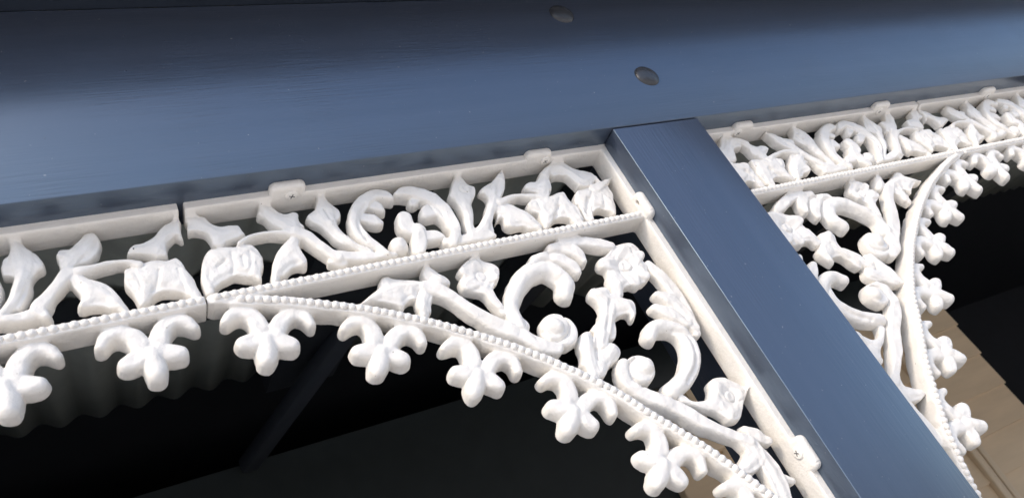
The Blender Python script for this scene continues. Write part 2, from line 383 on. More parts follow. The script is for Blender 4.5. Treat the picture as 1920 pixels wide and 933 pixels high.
# ------------------------------------------------------------------ cast lacework
# Outlines of the casting in millimetres: x from the post face (negative to the left), z from the beam underside.
# Each stroke: (part, [(x, z, half width), ...], front height, rounding)
MAIN = [
 ('leaf',[(-432.3,0.1),(-428.3,-0.4),(-424.8,-6.2),(-417.3,-9.6),(-413.1,-18.0),(-407.7,-21.9),(-399.4,-22.1),(-392.8,-24.1),(-390.2,-33.1),(-389.5,-36.1),(-396.7,-39.2),(-405.5,-40.9),(-412.0,-44.9),(-420.8,-42.1),(-420.3,-34.0),(-422.5,-29.0),(-429.2,-25.7),(-434.5,-25.5),(-436.1,-20.6)],-2.6,3.0),
 ('leaf',[(-430.5,-12.2,3.6),(-421.9,-17.3,3.6),(-416.0,-27.2,4.0),(-413.5,-39.7,4.4)],-2,7),
 ('leaf',[(-413.7,-37.8,4.1),(-400.0,-32.5,4.3),(-392.7,-35.3,1.9)],-3,7),
 ('acanthus_leaf',[(-421.0,-42.9),(-412.9,-42.9),(-402.2,-44.4),(-389.7,-44.7),(-384.3,-51.1),(-382.6,-57.9),(-382.0,-63.5),(-385.2,-69.0),(-386.8,-75.8),(-388.9,-82.3),(-392.0,-84.7),(-397.9,-81.0),(-404.1,-78.6),(-409.6,-76.4),(-414.9,-78.6),(-420.7,-80.6),(-425.6,-84.5),(-430.9,-84.9),(-434.6,-81.4),(-434.5,-69.6),(-433.3,-61.3),(-429.3,-49.9),(-424.8,-44.7)],-2.6,3.0),
 ('acanthus_leaf',[(-419.8,-51.7,4.6),(-427.2,-57.9,3.4),(-431.8,-70.7,2.8),(-431.3,-85.2,3.5)],-1,8),
 ('acanthus_leaf',[(-420.1,-50.4,4.3),(-405.7,-52.2,4.4),(-393.3,-57.7,5.0),(-389.0,-66.8,4.1),(-392.7,-76.5,3.7),(-392.0,-82.9,1.4)],-1,8),
 ('acanthus_leaf',[(-414.7,-55.6,5.3),(-405.2,-61.3,5.8),(-396.2,-68.7,5.4),(-394.5,-75.3,3.5)],-1,8),
 ('leaf',[(-375.1,-11.4),(-368.2,-5.2),(-362.2,-5.0),(-359.5,-11.5),(-354.0,-18.5),(-345.5,-17.9),(-340.4,-22.3),(-341.5,-29.9),(-339.4,-38.2),(-349.6,-41.8),(-361.9,-38.2),(-367.3,-31.3),(-372.7,-24.4),(-377.5,-17.7)],-2.6,3.0),
 ('leaf',[(-370.6,-10.5,2.7),(-365.3,-23.2,4.7),(-356.7,-34.6,4.7),(-349.2,-39.5,4.0)],0,7),
 ('leaf',[(-347.0,-26.9,3.6),(-348.9,-38.6,3.3)],-1,6),
 ('leaf',[(-352.3,-46.0),(-349.5,-51.3),(-350.0,-60.6),(-347.8,-70.4),(-349.4,-76.5),(-355.5,-78.7),(-361.5,-79.1),(-367.6,-83.0),(-372.6,-85.4),(-382.3,-84.8),(-383.6,-81.8),(-379.9,-70.3),(-373.5,-60.9),(-365.3,-52.5),(-358.7,-47.4)],-2.6,3.0),
 ('leaf',[(-354.1,-50.8,4.4),(-365.9,-61.2,5.2),(-375.0,-75.4,3.7),(-380.5,-87.4,3.1)],-1,7),
 ('leaf',[(-357.2,-61.3,5.6),(-353.9,-74.6,3.0)],-2,7),
 ('leaf',[(-317.0,-3.5),(-313.3,-2.2),(-311.7,-9.7),(-307.9,-17.6),(-304.1,-25.5),(-305.6,-33.3),(-311.7,-41.0),(-310.0,-50.3),(-306.3,-57.9),(-302.6,-65.5),(-290.5,-72.0),(-290.7,-76.8),(-305.6,-69.6),(-316.3,-64.4),(-321.7,-57.4),(-325.2,-49.0),(-330.1,-40.1),(-335.8,-34.0),(-336.5,-25.0),(-327.3,-18.9),(-322.8,-9.6)],-2.6,3.0),
 ('leaf',[(-316.9,-6.2,1.9),(-318.2,-16.1,4.7),(-319.7,-25.9,7.2),(-318.9,-37.0,5.3),(-315.2,-50.5,3.7),(-307.4,-64.4,3.2),(-294.2,-76.4,2.5)],0,7),
 ('leaf',[(-334.7,-28.3,1.6),(-325.0,-27.9,3.5)],-3,5),
 ('leaf',[(-175.4,-3.2),(-174.6,-10.2),(-170.4,-17.9),(-165.2,-23.3),(-168.7,-33.9),(-177.1,-43.4),(-180.8,-55.7),(-187.3,-69.3),(-185.8,-74.8),(-195.0,-79.1),(-200.8,-73.7),(-194.9,-59.2),(-190.9,-47.2),(-195.5,-38.7),(-198.8,-29.3),(-192.7,-19.4),(-184.3,-8.5)],-2.6,3.0),
 ('leaf',[(-178.2,-8.2,1.9),(-182.9,-22.7,8.3),(-185.2,-32.3,8.8),(-188.0,-44.9,5.2),(-189.8,-57.4,4.4),(-193.8,-70.3,4.1),(-196.0,-80.2,3.7)],0,7),
 ('leaf',[(-131.3,-7.4),(-127.1,-9.3),(-128.0,-17.4),(-134.3,-31.3),(-144.3,-43.1),(-150.3,-47.5),(-158.2,-55.9),(-165.5,-67.4),(-171.1,-83.2),(-183.0,-84.8),(-192.1,-76.6),(-186.5,-70.5),(-177.5,-64.9),(-168.6,-53.8),(-161.7,-39.7),(-163.6,-30.4),(-160.8,-24.2),(-151.2,-20.2),(-142.8,-17.1)],-2.6,3.0),
 ('leaf',[(-133.2,-14.5,3.1),(-142.4,-26.7,6.4),(-153.9,-41.6,5.2),(-165.4,-56.9,4.5),(-177.7,-70.5,4.6),(-190.6,-79.3,4.8)],0,7),
 ('leaf',[(-160.3,-29.6,3.0),(-151.8,-34.1,4.6)],-2,6),
 ('leaf',[(-155.3,-49.8),(-147.9,-46.4),(-139.1,-48.6),(-132.6,-55.4),(-124.8,-63.7),(-119.9,-73.5),(-118.3,-85.9),(-134.1,-85.8),(-139.7,-81.4),(-150.7,-80.2),(-155.3,-76.0),(-155.0,-67.4),(-158.5,-66.7),(-165.6,-71.7)],-2.6,3.0),
 ('leaf',[(-154.8,-54.7,4.8),(-142.6,-61.5,6.2),(-132.1,-72.0,5.4),(-122.8,-87.8,2.1)],-1,7),
 ('leaf',[(-147.1,-62.8,5.4),(-150.8,-72.9,4.8)],-2,7),
 ('acanthus_leaf',[(-117.6,-49.3),(-108.1,-46.6),(-94.4,-48.1),(-80.2,-44.9),(-72.4,-46.4),(-71.1,-59.5),(-66.9,-67.3),(-67.9,-78.5),(-68.7,-87.4),(-80.0,-86.9),(-84.2,-83.1),(-92.4,-79.2),(-101.8,-79.5),(-110.1,-85.5),(-115.8,-84.9),(-117.4,-78.5),(-116.0,-69.9),(-121.7,-65.4),(-124.1,-58.2)],-2.6,3.0),
 ('acanthus_leaf',[(-117.1,-57.2,4.4),(-103.2,-62.6,9.5),(-110.3,-76.9,5.7),(-115.1,-85.1,2.4)],-1,8),
 ('acanthus_leaf',[(-96.5,-57.6,6.7),(-82.6,-58.9,6.8),(-80.4,-74.0,5.6),(-76.8,-89.3,4.8)],-1,8),
 ('leaf',[(-76.2,-13.3),(-81.2,-14.9),(-89.9,-19.4),(-98.6,-26.2),(-105.8,-26.1),(-113.6,-29.4),(-116.8,-35.7),(-110.1,-38.6),(-95.7,-42.7),(-86.3,-43.8),(-81.3,-35.3),(-81.6,-25.7),(-74.6,-18.5)],-2.6,3.0),
 ('leaf',[(-79.1,-16.8,2.9),(-87.4,-28.5,4.6),(-97.3,-44.3,6.0)],-1,7),
 ('leaf',[(-108.2,-34.6,4.6),(-97.4,-39.7,4.8)],-2,6),
 ('leaf',[(-84.3,-16.5),(-71.1,-7.8),(-58.1,-5.8),(-51.5,-9.9),(-45.5,-17.1),(-37.3,-22.2),(-26.3,-26.6),(-23.7,-35.7),(-27.9,-41.1),(-40.6,-43.7),(-54.9,-45.8),(-55.3,-38.6),(-58.8,-31.2),(-67.5,-27.2),(-76.2,-27.6),(-78.8,-22.3)],-2.6,3.0),
 ('leaf',[(-86.2,-21.3,3.2),(-73.7,-14.5,3.5),(-62.1,-17.0,4.5),(-53.1,-28.3,5.7),(-45.7,-38.6,6.9),(-31.1,-36.4,3.9),(-26.7,-43.5,1.5)],0,7),
 ('acanthus_leaf',[(-35.3,-42.2),(-19.8,-38.9),(-9.2,-38.3),(-7.9,-41.0),(-16.9,-49.2),(-17.0,-60.1),(-20.8,-69.0),(-23.3,-77.9),(-27.7,-85.2),(-35.6,-84.4),(-44.9,-77.8),(-53.8,-80.0),(-58.6,-84.7),(-61.1,-79.6),(-64.1,-69.9),(-69.5,-64.2),(-66.0,-53.2),(-58.1,-47.6),(-43.8,-45.5)],-2.6,3.0),
 ('acanthus_leaf',[(-37.0,-50.6,5.6),(-17.4,-44.7,2.1)],1,7),
 ('acanthus_leaf',[(-56.8,-56.4,6.7),(-42.5,-63.8,8.5),(-33.7,-71.4,6.7),(-32.3,-84.5,2.3)],0,9),
 ('acanthus_leaf',[(-59.4,-68.7,6.3),(-62.5,-84.1,5.1)],-2,7),
 ('leaf',[(-317.7,-122.4),(-308.3,-117.7),(-301.0,-112.3),(-297.1,-105.9),(-288.7,-102.4),(-282.4,-106.7),(-270.9,-110.4),(-258.2,-115.3),(-252.0,-120.6),(-257.1,-124.9),(-265.9,-126.4),(-272.2,-134.0),(-278.6,-134.1),(-286.6,-138.4),(-295.9,-134.2),(-310.2,-127.0)],-2.6,3.0),
 ('leaf',[(-319.2,-125.5,1.3),(-305.6,-121.3,3.5),(-291.1,-117.7,5.0),(-276.2,-118.3,4.7),(-261.5,-121.9,4.3)],-1,7),
 ('leaf',[(-292.3,-108.3,3.1),(-291.9,-115.7,4.4)],-1,7),
 ('leaf',[(-290.9,-127.7,5.0),(-288.0,-136.4,2.8)],-3,6),
 ('leaf',[(-266.0,-122.7),(-257.9,-122.9),(-255.4,-132.7),(-260.3,-140.6),(-264.6,-150.3),(-274.1,-146.9),(-276.9,-141.8),(-275.1,-133.2),(-270.3,-127.2)],-2.6,3.0),
 ('leaf',[(-261.2,-125.1,4.7),(-268.5,-136.0,4.6),(-271.6,-148.7,3.9)],-1,8),
 ('leaf',[(-258.4,-105.8),(-251.2,-102.4),(-244.8,-105.2),(-240.1,-112.1),(-234.6,-119.1),(-236.0,-126.4),(-245.9,-125.8),(-256.4,-123.2),(-258.5,-116.2)],-2.6,3.0),
 ('leaf',[(-251.5,-107.4,3.5),(-247.7,-116.2,5.0),(-241.1,-122.5,3.0)],-1,7),
 ('flower',[(-203.8,-100.6),(-198.3,-102.2),(-194.7,-108.1),(-187.8,-112.7),(-183.8,-119.6),(-186.7,-128.7),(-195.4,-136.3),(-200.2,-144.7),(-198.0,-160.3),(-205.8,-162.0),(-210.4,-153.4),(-212.0,-145.5),(-218.6,-141.0),(-226.7,-136.2),(-229.5,-128.9),(-228.5,-121.6),(-223.0,-118.1),(-223.1,-110.3),(-216.4,-105.0)],-2.6,3.0),
 ('flower',[(-205.6,-111.1,4.6),(-208.2,-119.9,7.1)],0,6),
 ('flower',[(-194.6,-128.0,5.0),(-203.8,-125.8,6.0)],0,6),
 ('flower',[(-219.7,-115.3,4.8),(-211.7,-120.1,5.9)],0,6),
 ('flower',[(-223.3,-131.2,5.1),(-212.1,-128.6,7.1)],0,6),
 ('flower',[(-208.2,-135.3,6.1),(-205.9,-143.5,5.4),(-203.6,-153.4,4.4),(-200.9,-164.3,3.9)],-2,6),
 ('flower',[(-54.6,-120.2),(-37.3,-120.2),(-29.7,-125.7),(-27.2,-134.0),(-30.4,-144.2),(-28.3,-151.2),(-34.5,-162.5),(-43.1,-170.9),(-52.2,-171.8),(-62.5,-171.4),(-70.5,-172.4),(-75.7,-179.2),(-82.8,-177.4),(-86.4,-166.5),(-82.9,-157.1),(-80.3,-147.4),(-82.8,-139.5),(-79.4,-131.8),(-69.3,-128.8),(-61.2,-124.2)],-2.6,3.0),
 ('flower',[(-44.7,-129.7,5.2),(-51.9,-141.5,10.9)],1,7),
 ('flower',[(-77.8,-140.8,5.6),(-64.1,-144.0,8.0)],1,7),
 ('flower',[(-56.0,-166.8,6.1),(-55.1,-153.5,9.4)],1,7),
 ('flower',[(-41.2,-162.0,6.2),(-49.1,-150.7,8.1)],1,7),
 ('flower',[(-32.3,-139.5,4.7),(-47.5,-144.6,8.2)],1,7),
 ('flower',[(-78.0,-158.4,5.2),(-78.3,-167.5,5.7),(-84.5,-176.1,5.1)],-1,7),
 ('cross_leaf',[(-111.4,-166.3),(-103.5,-161.2),(-92.8,-161.9),(-87.3,-166.3),(-85.7,-173.7),(-81.6,-178.8),(-71.2,-182.0),(-68.4,-189.1),(-72.0,-198.1),(-78.3,-203.3),(-84.3,-199.8),(-92.6,-198.6),(-98.6,-201.8),(-107.1,-217.5),(-114.0,-219.3),(-123.7,-212.9),(-129.9,-203.8),(-128.9,-200.3),(-113.0,-191.3),(-109.1,-184.6),(-110.3,-176.4),(-113.0,-170.8)],-2.6,3.0),
 ('cross_leaf',[(-104.9,-166.4,4.1),(-99.0,-173.4,5.0),(-97.2,-183.8,5.5),(-105.2,-197.2,4.9)],0,8),
 ('cross_leaf',[(-88.7,-178.0,5.4),(-79.5,-186.3,4.8),(-78.6,-196.4,3.8),(-80.0,-201.9,2.0)],-1,8),
 ('cross_leaf',[(-107.6,-194.7,6.4),(-117.8,-207.1,7.0),(-127.7,-217.4,7.1)],1,8),
 ('cross_leaf',[(-140.7,-202.8),(-130.6,-201.8),(-128.5,-207.9),(-131.6,-220.0),(-125.6,-216.1),(-115.6,-218.9),(-110.2,-225.9),(-112.5,-234.5),(-122.9,-240.5),(-134.5,-244.2),(-141.3,-251.0),(-151.3,-241.1),(-158.1,-232.1),(-152.1,-223.2),(-151.0,-214.5)],-2.6,3.0),
 ('cross_leaf',[(-138.0,-209.0,4.7),(-143.9,-222.0,5.3),(-149.0,-234.7,5.9),(-150.2,-244.9,5.6)],1,8),
 ('cross_leaf',[(-119.6,-227.0,5.9),(-131.2,-234.5,5.8),(-143.9,-245.0,5.2)],0,8),
 ('flower',[(-76.0,-290.9),(-63.3,-296.0),(-54.3,-294.9),(-48.0,-289.7),(-45.8,-283.1),(-36.8,-279.4),(-25.1,-281.0),(-18.5,-286.7),(-12.4,-293.1),(-6.7,-298.5),(-9.0,-305.1),(-17.8,-311.4),(-25.1,-318.0),(-35.0,-325.4),(-46.8,-324.3),(-50.9,-318.7),(-57.4,-310.6),(-69.2,-304.3),(-76.1,-297.0)],-2.6,3.0),
 ('flower',[(-39.4,-287.6,5.0),(-34.8,-297.1,7.2)],0,6),
 ('flower',[(-20.2,-303.3,4.8),(-31.2,-300.9,7.2)],0,6),
 ('flower',[(-43.8,-318.1,4.2),(-41.7,-309.2,7.1)],-1,6),
 ('flower',[(-78.6,-289.1,4.6),(-71.4,-296.2,3.0),(-58.7,-301.3,4.2),(-46.8,-307.6,5.8)],-2,6),
 ('stem',[(-398.4,-45.2,2.5),(-388.6,-39.9,2.4),(-374.0,-39.0,2.2),(-361.6,-41.2,3.2),(-350.4,-43.6,5.2)],0,6),
 ('stem',[(-348.9,-43.4,7.2),(-341.7,-49.3,6.2),(-335.8,-59.5,5.6),(-328.3,-71.5,5.5),(-324.1,-77.2,5.5)],0,7),
 ('stem',[(-328.2,-71.2,5.5),(-320.4,-75.2,6.2),(-307.6,-78.5,6.3),(-291.4,-81.8,5.0),(-274.6,-84.1,3.4)],-1,6),
 ('stem',[(-330.5,-78.5,4.2),(-320.7,-80.8,5.5)],-3,5),
 ('scroll_leaf',[(-280.7,-83.3,3.4),(-289.0,-70.8,5.1),(-296.2,-59.5,6.5),(-298.3,-47.2,6.5),(-295.2,-35.9,6.3),(-284.6,-24.1,7.5),(-271.0,-16.3,6.6),(-260.0,-18.4,6.2),(-255.1,-22.7,3.3)],1,8),
 ('scroll_leaf',[(-278.4,-22.8,6.5),(-271.1,-28.0,6.1),(-267.0,-33.0,2.9)],-2,6),
 ('scroll_leaf',[(-288.4,-37.3,6.3),(-280.3,-42.0,7.0),(-275.0,-46.5,4.6)],-2,7),
 ('scroll_leaf',[(-248.6,-19.1,3.3),(-239.1,-18.1,6.7),(-226.8,-22.5,7.6),(-216.5,-32.3,8.3),(-211.3,-47.6,9.0),(-209.1,-62.2,7.4),(-210.1,-74.0,6.2),(-217.3,-84.6,5.4)],1,8),
 ('scroll_leaf',[(-229.5,-24.8,6.0),(-236.2,-30.6,4.5)],-2,6),
 ('scroll_leaf',[(-214.2,-43.9,7.9),(-223.6,-43.0,8.6),(-229.2,-46.8,5.5)],-2,7),
 ('bud',[(-251.2,-46.9,7.9),(-252.5,-57.9,8.9),(-245.7,-65.4,7.5),(-247.4,-76.0,8.1),(-251.8,-85.0,6.9)],1,8),
 ('bud',[(-242.8,-71.0,7.1),(-230.2,-71.7,6.8),(-222.8,-74.9,3.3)],-1,7),
 ('bud',[(-266.2,-72.9,8.7),(-266.5,-75.8,9.0)],1,10),
 ('bud',[(-243.8,-60.7,6.1),(-239.5,-63.7,3.6)],0,6),
 ('stem',[(-221.6,-80.8,5.0),(-207.9,-81.8,6.2),(-191.6,-81.6,7.0),(-178.9,-81.8,6.4),(-173.4,-84.1,2.6)],-1,6),
 ('stem',[(-150.5,-47.8,4.8),(-133.9,-43.8,3.4),(-115.1,-46.3,3.5),(-99.7,-51.9,4.6)],0,6),
 ('stem',[(-260.2,-122.6,7.0),(-248.7,-130.6,7.7),(-241.0,-139.9,6.7),(-231.8,-153.2,6.6),(-223.5,-164.8,7.6),(-214.6,-174.8,8.6),(-203.8,-184.5,8.9)],0,8),
 ('stem',[(-204.1,-183.8,8.6),(-193.4,-193.9,8.3),(-185.1,-205.1,8.3)],0,8),
 ('volute',[(-192.6,-192.3,8.0),(-184.7,-204.3,8.3),(-171.9,-210.5,8.3)],0,7),
 ('volute',[(-160.7,-194.6,17.8),(-159.1,-196.9,17.8)],0,7),
 ('volute',[(-164.2,-190.9,9.9),(-163.4,-191.9,9.9)],6,13),
 ('scroll_leaf',[(-192.5,-181.5,9.4),(-193.0,-164.9,7.8),(-183.2,-150.4,9.1),(-165.7,-135.3,10.5),(-145.9,-129.6,11.5),(-132.7,-137.2,11.5),(-128.2,-150.3,10.0),(-134.4,-161.6,8.4)],2,9),
 ('scroll_leaf',[(-144.8,-120.1,7.5),(-123.9,-120.8,8.8),(-112.1,-131.8,8.0),(-109.3,-141.7,4.5)],-1,7),
 ('scroll_leaf',[(-122.9,-111.6,6.5),(-108.0,-113.4,8.6),(-98.8,-122.3,7.4),(-96.9,-131.5,3.9)],-1,7),
 ('scroll_leaf',[(-108.2,-106.4,6.3),(-86.1,-110.6,6.8),(-69.0,-117.1,7.2),(-58.0,-121.7,5.7)],-1,7),
 ('volute',[(-103.7,-252.3,15.1),(-105.0,-252.8,15.1)],0,7),
 ('volute',[(-98.5,-251.1,9.3),(-98.9,-252.4,9.3)],6,13),
 ('volute',[(-116.0,-242.7,5.8),(-121.5,-250.0,7.1),(-120.8,-264.2,8.0),(-110.7,-278.5,8.0),(-96.2,-288.9,7.7)],0,7),
 ('scroll_leaf',[(-75.5,-225.2,7.2),(-65.8,-218.3,8.1),(-49.7,-220.6,9.0),(-40.4,-231.9,9.7),(-40.6,-248.1,9.9),(-50.9,-263.0,9.7),(-67.1,-273.7,9.1),(-84.8,-279.1,8.2)],2,9),
 ('scroll_leaf',[(-39.8,-185.8,4.3),(-30.2,-194.8,8.2),(-24.8,-212.4,8.5),(-23.1,-228.7,6.8)],-1,7),
 ('scroll_leaf',[(-51.0,-198.6,4.9),(-40.4,-208.3,7.6),(-28.8,-221.3,7.6)],0,7),
 ('scroll_leaf',[(-27.6,-150.3,4.5),(-24.9,-163.8,7.2),(-20.1,-179.7,8.0),(-19.3,-199.6,7.8),(-20.7,-217.5,6.9),(-23.9,-234.4,5.7)],-2,6),
 ('stem',[(-109.6,-279.7,8.0),(-94.4,-292.0,8.0),(-84.1,-302.9,8.3),(-75.9,-314.0,7.6),(-65.1,-324.1,6.3),(-52.7,-334.9,6.0),(-40.8,-343.7,6.4)],0,8),
 ('leaf',[(-45.5,-341.4,6.0),(-40.5,-349.7,8.3),(-43.7,-357.7,8.2),(-55.8,-362.6,6.5),(-63.4,-363.3,4.2)],0,7),
 ('leaf',[(-35.3,-333.7,3.4),(-29.2,-340.7,5.8),(-22.6,-347.1,4.4),(-18.9,-349.2,3.7)],-1,7),
 ('leaf',[(-36.0,-358.6,6.6),(-35.3,-372.0,8.5),(-37.1,-385.8,8.4),(-40.4,-397.3,7.3),(-43.6,-408.5,6.2),(-48.0,-423.6,4.6)],0,8),
 ('leaf',[(-32.0,-379.6,4.9),(-19.7,-387.8,2.9)],-3,5),
]
LEFT = [
 ('leaf',[(-440.7,-5.5),(-437.0,-7.2),(-438.4,-27.1),(-445.2,-26.6),(-450.6,-30.8),(-453.2,-45.1),(-460.5,-44.7),(-472.4,-40.8),(-483.0,-37.8),(-482.8,-33.2),(-477.3,-26.7),(-469.5,-25.7),(-461.0,-21.4),(-452.7,-12.3),(-445.5,-9.2)],-2.6,3.0),
 ('leaf',[(-439.4,-12.3,1.9),(-445.0,-20.9,3.3),(-454.6,-28.7,3.6),(-460.7,-39.6,4.1)],-1,7),
 ('leaf',[(-442.9,-22.2,2.4),(-440.2,-28.2,1.2)],-4,4),
 ('leaf',[(-476.5,-33.5,3.3),(-466.4,-36.6,3.7)],-2,6),
 ('acanthus_leaf',[(-488.2,-49.8),(-482.3,-47.5),(-466.8,-44.6),(-455.8,-46.3),(-447.9,-45.5),(-443.4,-51.8),(-441.9,-59.9),(-438.6,-68.4),(-437.4,-77.2),(-436.7,-88.2),(-447.9,-87.1),(-452.0,-82.7),(-459.0,-80.2),(-464.9,-78.7),(-470.2,-80.6),(-474.9,-85.9),(-480.0,-87.0),(-484.7,-83.4),(-486.6,-74.1),(-489.9,-65.9),(-490.5,-59.2)],-2.6,3.0),
 ('acanthus_leaf',[(-483.9,-58.3,3.2),(-476.2,-61.5,5.5),(-476.8,-74.5,4.7),(-480.6,-84.8,2.2)],-1,8),
 ('acanthus_leaf',[(-469.1,-56.5,5.6),(-454.2,-57.5,5.3),(-447.5,-65.0,4.3),(-444.5,-77.5,3.7),(-441.7,-90.7,3.1)],-1,8),
 ('acanthus_leaf',[(-477.1,-59.6,5.0),(-465.7,-64.9,5.2),(-456.0,-66.4,4.4)],-1,8),
 ('leaf',[(-530.6,-23.3),(-526.6,-20.0),(-517.3,-20.4),(-511.1,-10.6),(-503.5,-8.7),(-498.2,-13.3),(-497.0,-21.4),(-500.6,-31.8),(-506.9,-37.9),(-514.4,-40.3),(-521.6,-41.9),(-530.5,-39.8),(-531.1,-31.5)],-2.6,3.0),
 ('leaf',[(-524.4,-39.4,4.2),(-518.5,-30.8,5.2),(-510.1,-21.7,5.3),(-503.7,-15.4,3.5)],0,7),
 ('leaf',[(-527.6,-27.9,2.4),(-522.3,-32.4,3.7)],-1,6),
 ('leaf',[(-524.3,-44.5),(-516.7,-48.0),(-507.2,-54.4),(-498.8,-60.5),(-493.4,-70.7),(-489.8,-80.5),(-488.8,-87.9),(-496.3,-86.7),(-502.0,-86.0),(-507.1,-82.0),(-513.8,-80.6),(-521.6,-80.1),(-523.4,-76.6),(-520.9,-67.8),(-522.6,-64.2),(-526.6,-52.1)],-2.6,3.0),
 ('leaf',[(-524.1,-45.1,4.4),(-516.5,-55.9,4.2),(-514.0,-69.2,4.5),(-519.6,-75.7,2.3)],-1,7),
 ('leaf',[(-514.0,-62.1,3.6),(-505.9,-68.9,4.1),(-498.2,-78.8,3.6),(-491.5,-90.7,2.0)],-1,7),
 ('leaf',[(-558.3,-8.7),(-553.7,-8.1),(-548.8,-14.2),(-541.7,-20.8),(-537.2,-31.7),(-540.6,-39.0),(-545.8,-44.2),(-549.3,-54.4),(-553.9,-65.6),(-559.0,-71.9),(-569.1,-67.8),(-563.7,-57.0),(-559.7,-45.6),(-561.9,-41.1),(-568.0,-37.3),(-566.5,-23.3),(-561.5,-17.9)],-2.6,3.0),
 ('leaf',[(-554.0,-14.0,2.9),(-553.0,-24.6,6.0),(-550.8,-34.0,5.0),(-554.9,-42.6,3.9),(-558.5,-52.7,3.7),(-562.9,-63.8,3.3),(-569.6,-71.9,2.7)],0,7),
 ('leaf',[(-545.8,-29.5,4.1),(-542.5,-34.3,3.1)],-1,7),
 ('leaf',[(-564.0,-30.1,2.4),(-557.2,-32.5,3.0)],-2,6),
 ('stem',[(-518.4,-45.7,4.9),(-507.8,-44.9,3.3),(-495.7,-43.2,2.8),(-483.8,-44.6,2.8),(-476.0,-49.0,4.2)],0,6),
 ('stem',[(-525.2,-44.9,6.2),(-532.2,-54.4,5.5),(-540.3,-64.2,5.9),(-547.3,-72.4,6.6),(-544.0,-80.1,3.8)],0,8),
 ('stem',[(-547.2,-75.5,5.0),(-557.0,-76.7,5.2),(-566.4,-76.4,4.4),(-575.7,-75.4,3.6)],-1,6),
]
DISH = [(-205.6,-122.9,12.3,5),(-54.4,-146.2,18.9,7),(-30.9,-301.0,12.3,5),(-179.8,-25.5,8.7,2)]
BUTTON = [(-205.7,-124.0,5.3,1),(-54.7,-146.6,6.8,2),(-30.9,-301.8,5.6,1),(-179.4,-24.7,5.9,1.2)]
GROOVE = [
 ([(-184.9,-198.0,2.7),(-187.7,-179.1,3.4),(-179.4,-159.0,3.8),(-162.6,-143.9,3.9),(-144.0,-140.5,3.7),(-135.7,-146.5,2.9)],3),
 ([(-153.2,-125.3,1.8),(-136.7,-123.0,2.6),(-125.8,-131.7,2.6),(-118.5,-148.6,2.2)],3),
 ([(-128.9,-115.5,1.9),(-114.8,-118.7,2.3),(-105.3,-130.3,2.3),(-102.3,-139.2,1.9)],3),
 ([(-176.2,-193.2,1.5),(-174.9,-202.6,1.7),(-165.8,-205.9,1.7),(-154.1,-201.9,1.7),(-148.3,-193.3,1.6),(-149.9,-183.2,1.4)],3.5),
 ([(-67.9,-278.0,2.1),(-48.9,-265.4,2.9),(-38.8,-249.6,2.9),(-39.0,-236.1,2.6),(-50.0,-227.4,2.2)],2.5),
 ([(-45.4,-195.0,1.9),(-33.0,-202.2,2.3),(-26.5,-218.0,2.3)],3),
 ([(-51.9,-211.3,1.9),(-38.5,-219.7,2.3),(-28.4,-233.2,2.3)],3),
 ([(-102.5,-241.1,1.4),(-112.9,-245.4,1.7),(-117.0,-256.6,1.9),(-111.6,-267.8,1.8)],3.5),
 ([(-127.3,-210.1,2.1),(-134.6,-222.8,2.4),(-138.4,-232.5,2.0)],3),
 ([(-294.4,-65.7,1.7),(-296.0,-49.7,2.1),(-291.4,-36.7,2.1),(-281.3,-26.4,1.8)],2),
 ([(-219.8,-74.0,1.8),(-214.9,-62.6,2.2),(-215.8,-47.8,2.2),(-222.0,-37.0,1.9)],2),
 ([(-420.0,-64.0,2.1),(-413.6,-59.3,1.8)],1.8),
 ([(-399.8,-58.9,1.5),(-400.3,-68.6,1.8)],1.5),
 ([(-52.9,-63.0,3.0),(-61.3,-77.5,2.9)],2.5),
 ([(-90.2,-65.2,2.9),(-100.5,-76.6,2.8)],2.5),
 ([(-319.4,-25.0,1.7),(-318.0,-35.2,2.0)],2),
 ([(-149.7,-37.9,2.0),(-139.0,-21.6,2.9)],2),
 ([(-95.1,-180.4,2.2),(-104.1,-193.7,2.5),(-116.2,-207.6,2.5)],2),
 ([(-407.2,-52.8,1.4),(-408.0,-64.2,1.8),(-410.7,-72.3,1.8)],1.1),
 ([(-392.6,-55.2,1.4),(-394.0,-65.6,1.7),(-397.5,-73.7,1.7)],1.0),
 ([(-111.1,-54.3,1.8),(-112.0,-67.6,2.0),(-115.4,-78.0,1.8)],1.0),
 ([(-84.6,-54.8,1.7),(-93.2,-66.9,2.1)],0.9),
 ([(-42.3,-52.0,1.7),(-50.0,-63.5,2.1),(-55.3,-76.4,2.1)],1.0),
 ([(-33.7,-61.9,1.7),(-39.2,-75.0,2.1)],0.9),
 ([(-480.3,-57.2,1.3),(-478.6,-67.5,1.5),(-480.0,-78.6,1.4)],1.1),
 ([(-463.1,-57.9,1.4),(-465.6,-67.4,1.8),(-470.1,-74.5,1.7)],1.4),
 ([(-449.5,-59.4,1.3),(-449.2,-69.7,1.6),(-447.6,-80.1,1.4)],1.0),
]

ARCH = [(-433, -97.7), (-415, -102.6), (-383, -112), (-344, -126.8), (-312, -141), (-266, -166.5), (-224, -195.2), (-189, -223), (-148, -263.2),
        (-124.4, -295), (-92, -337), (-70, -373), (-50, -409.5), (-34, -453), (-26, -485), (-22, -510)]
RAIL_Z = -97.7
PW, PH = 433.0, 505.0

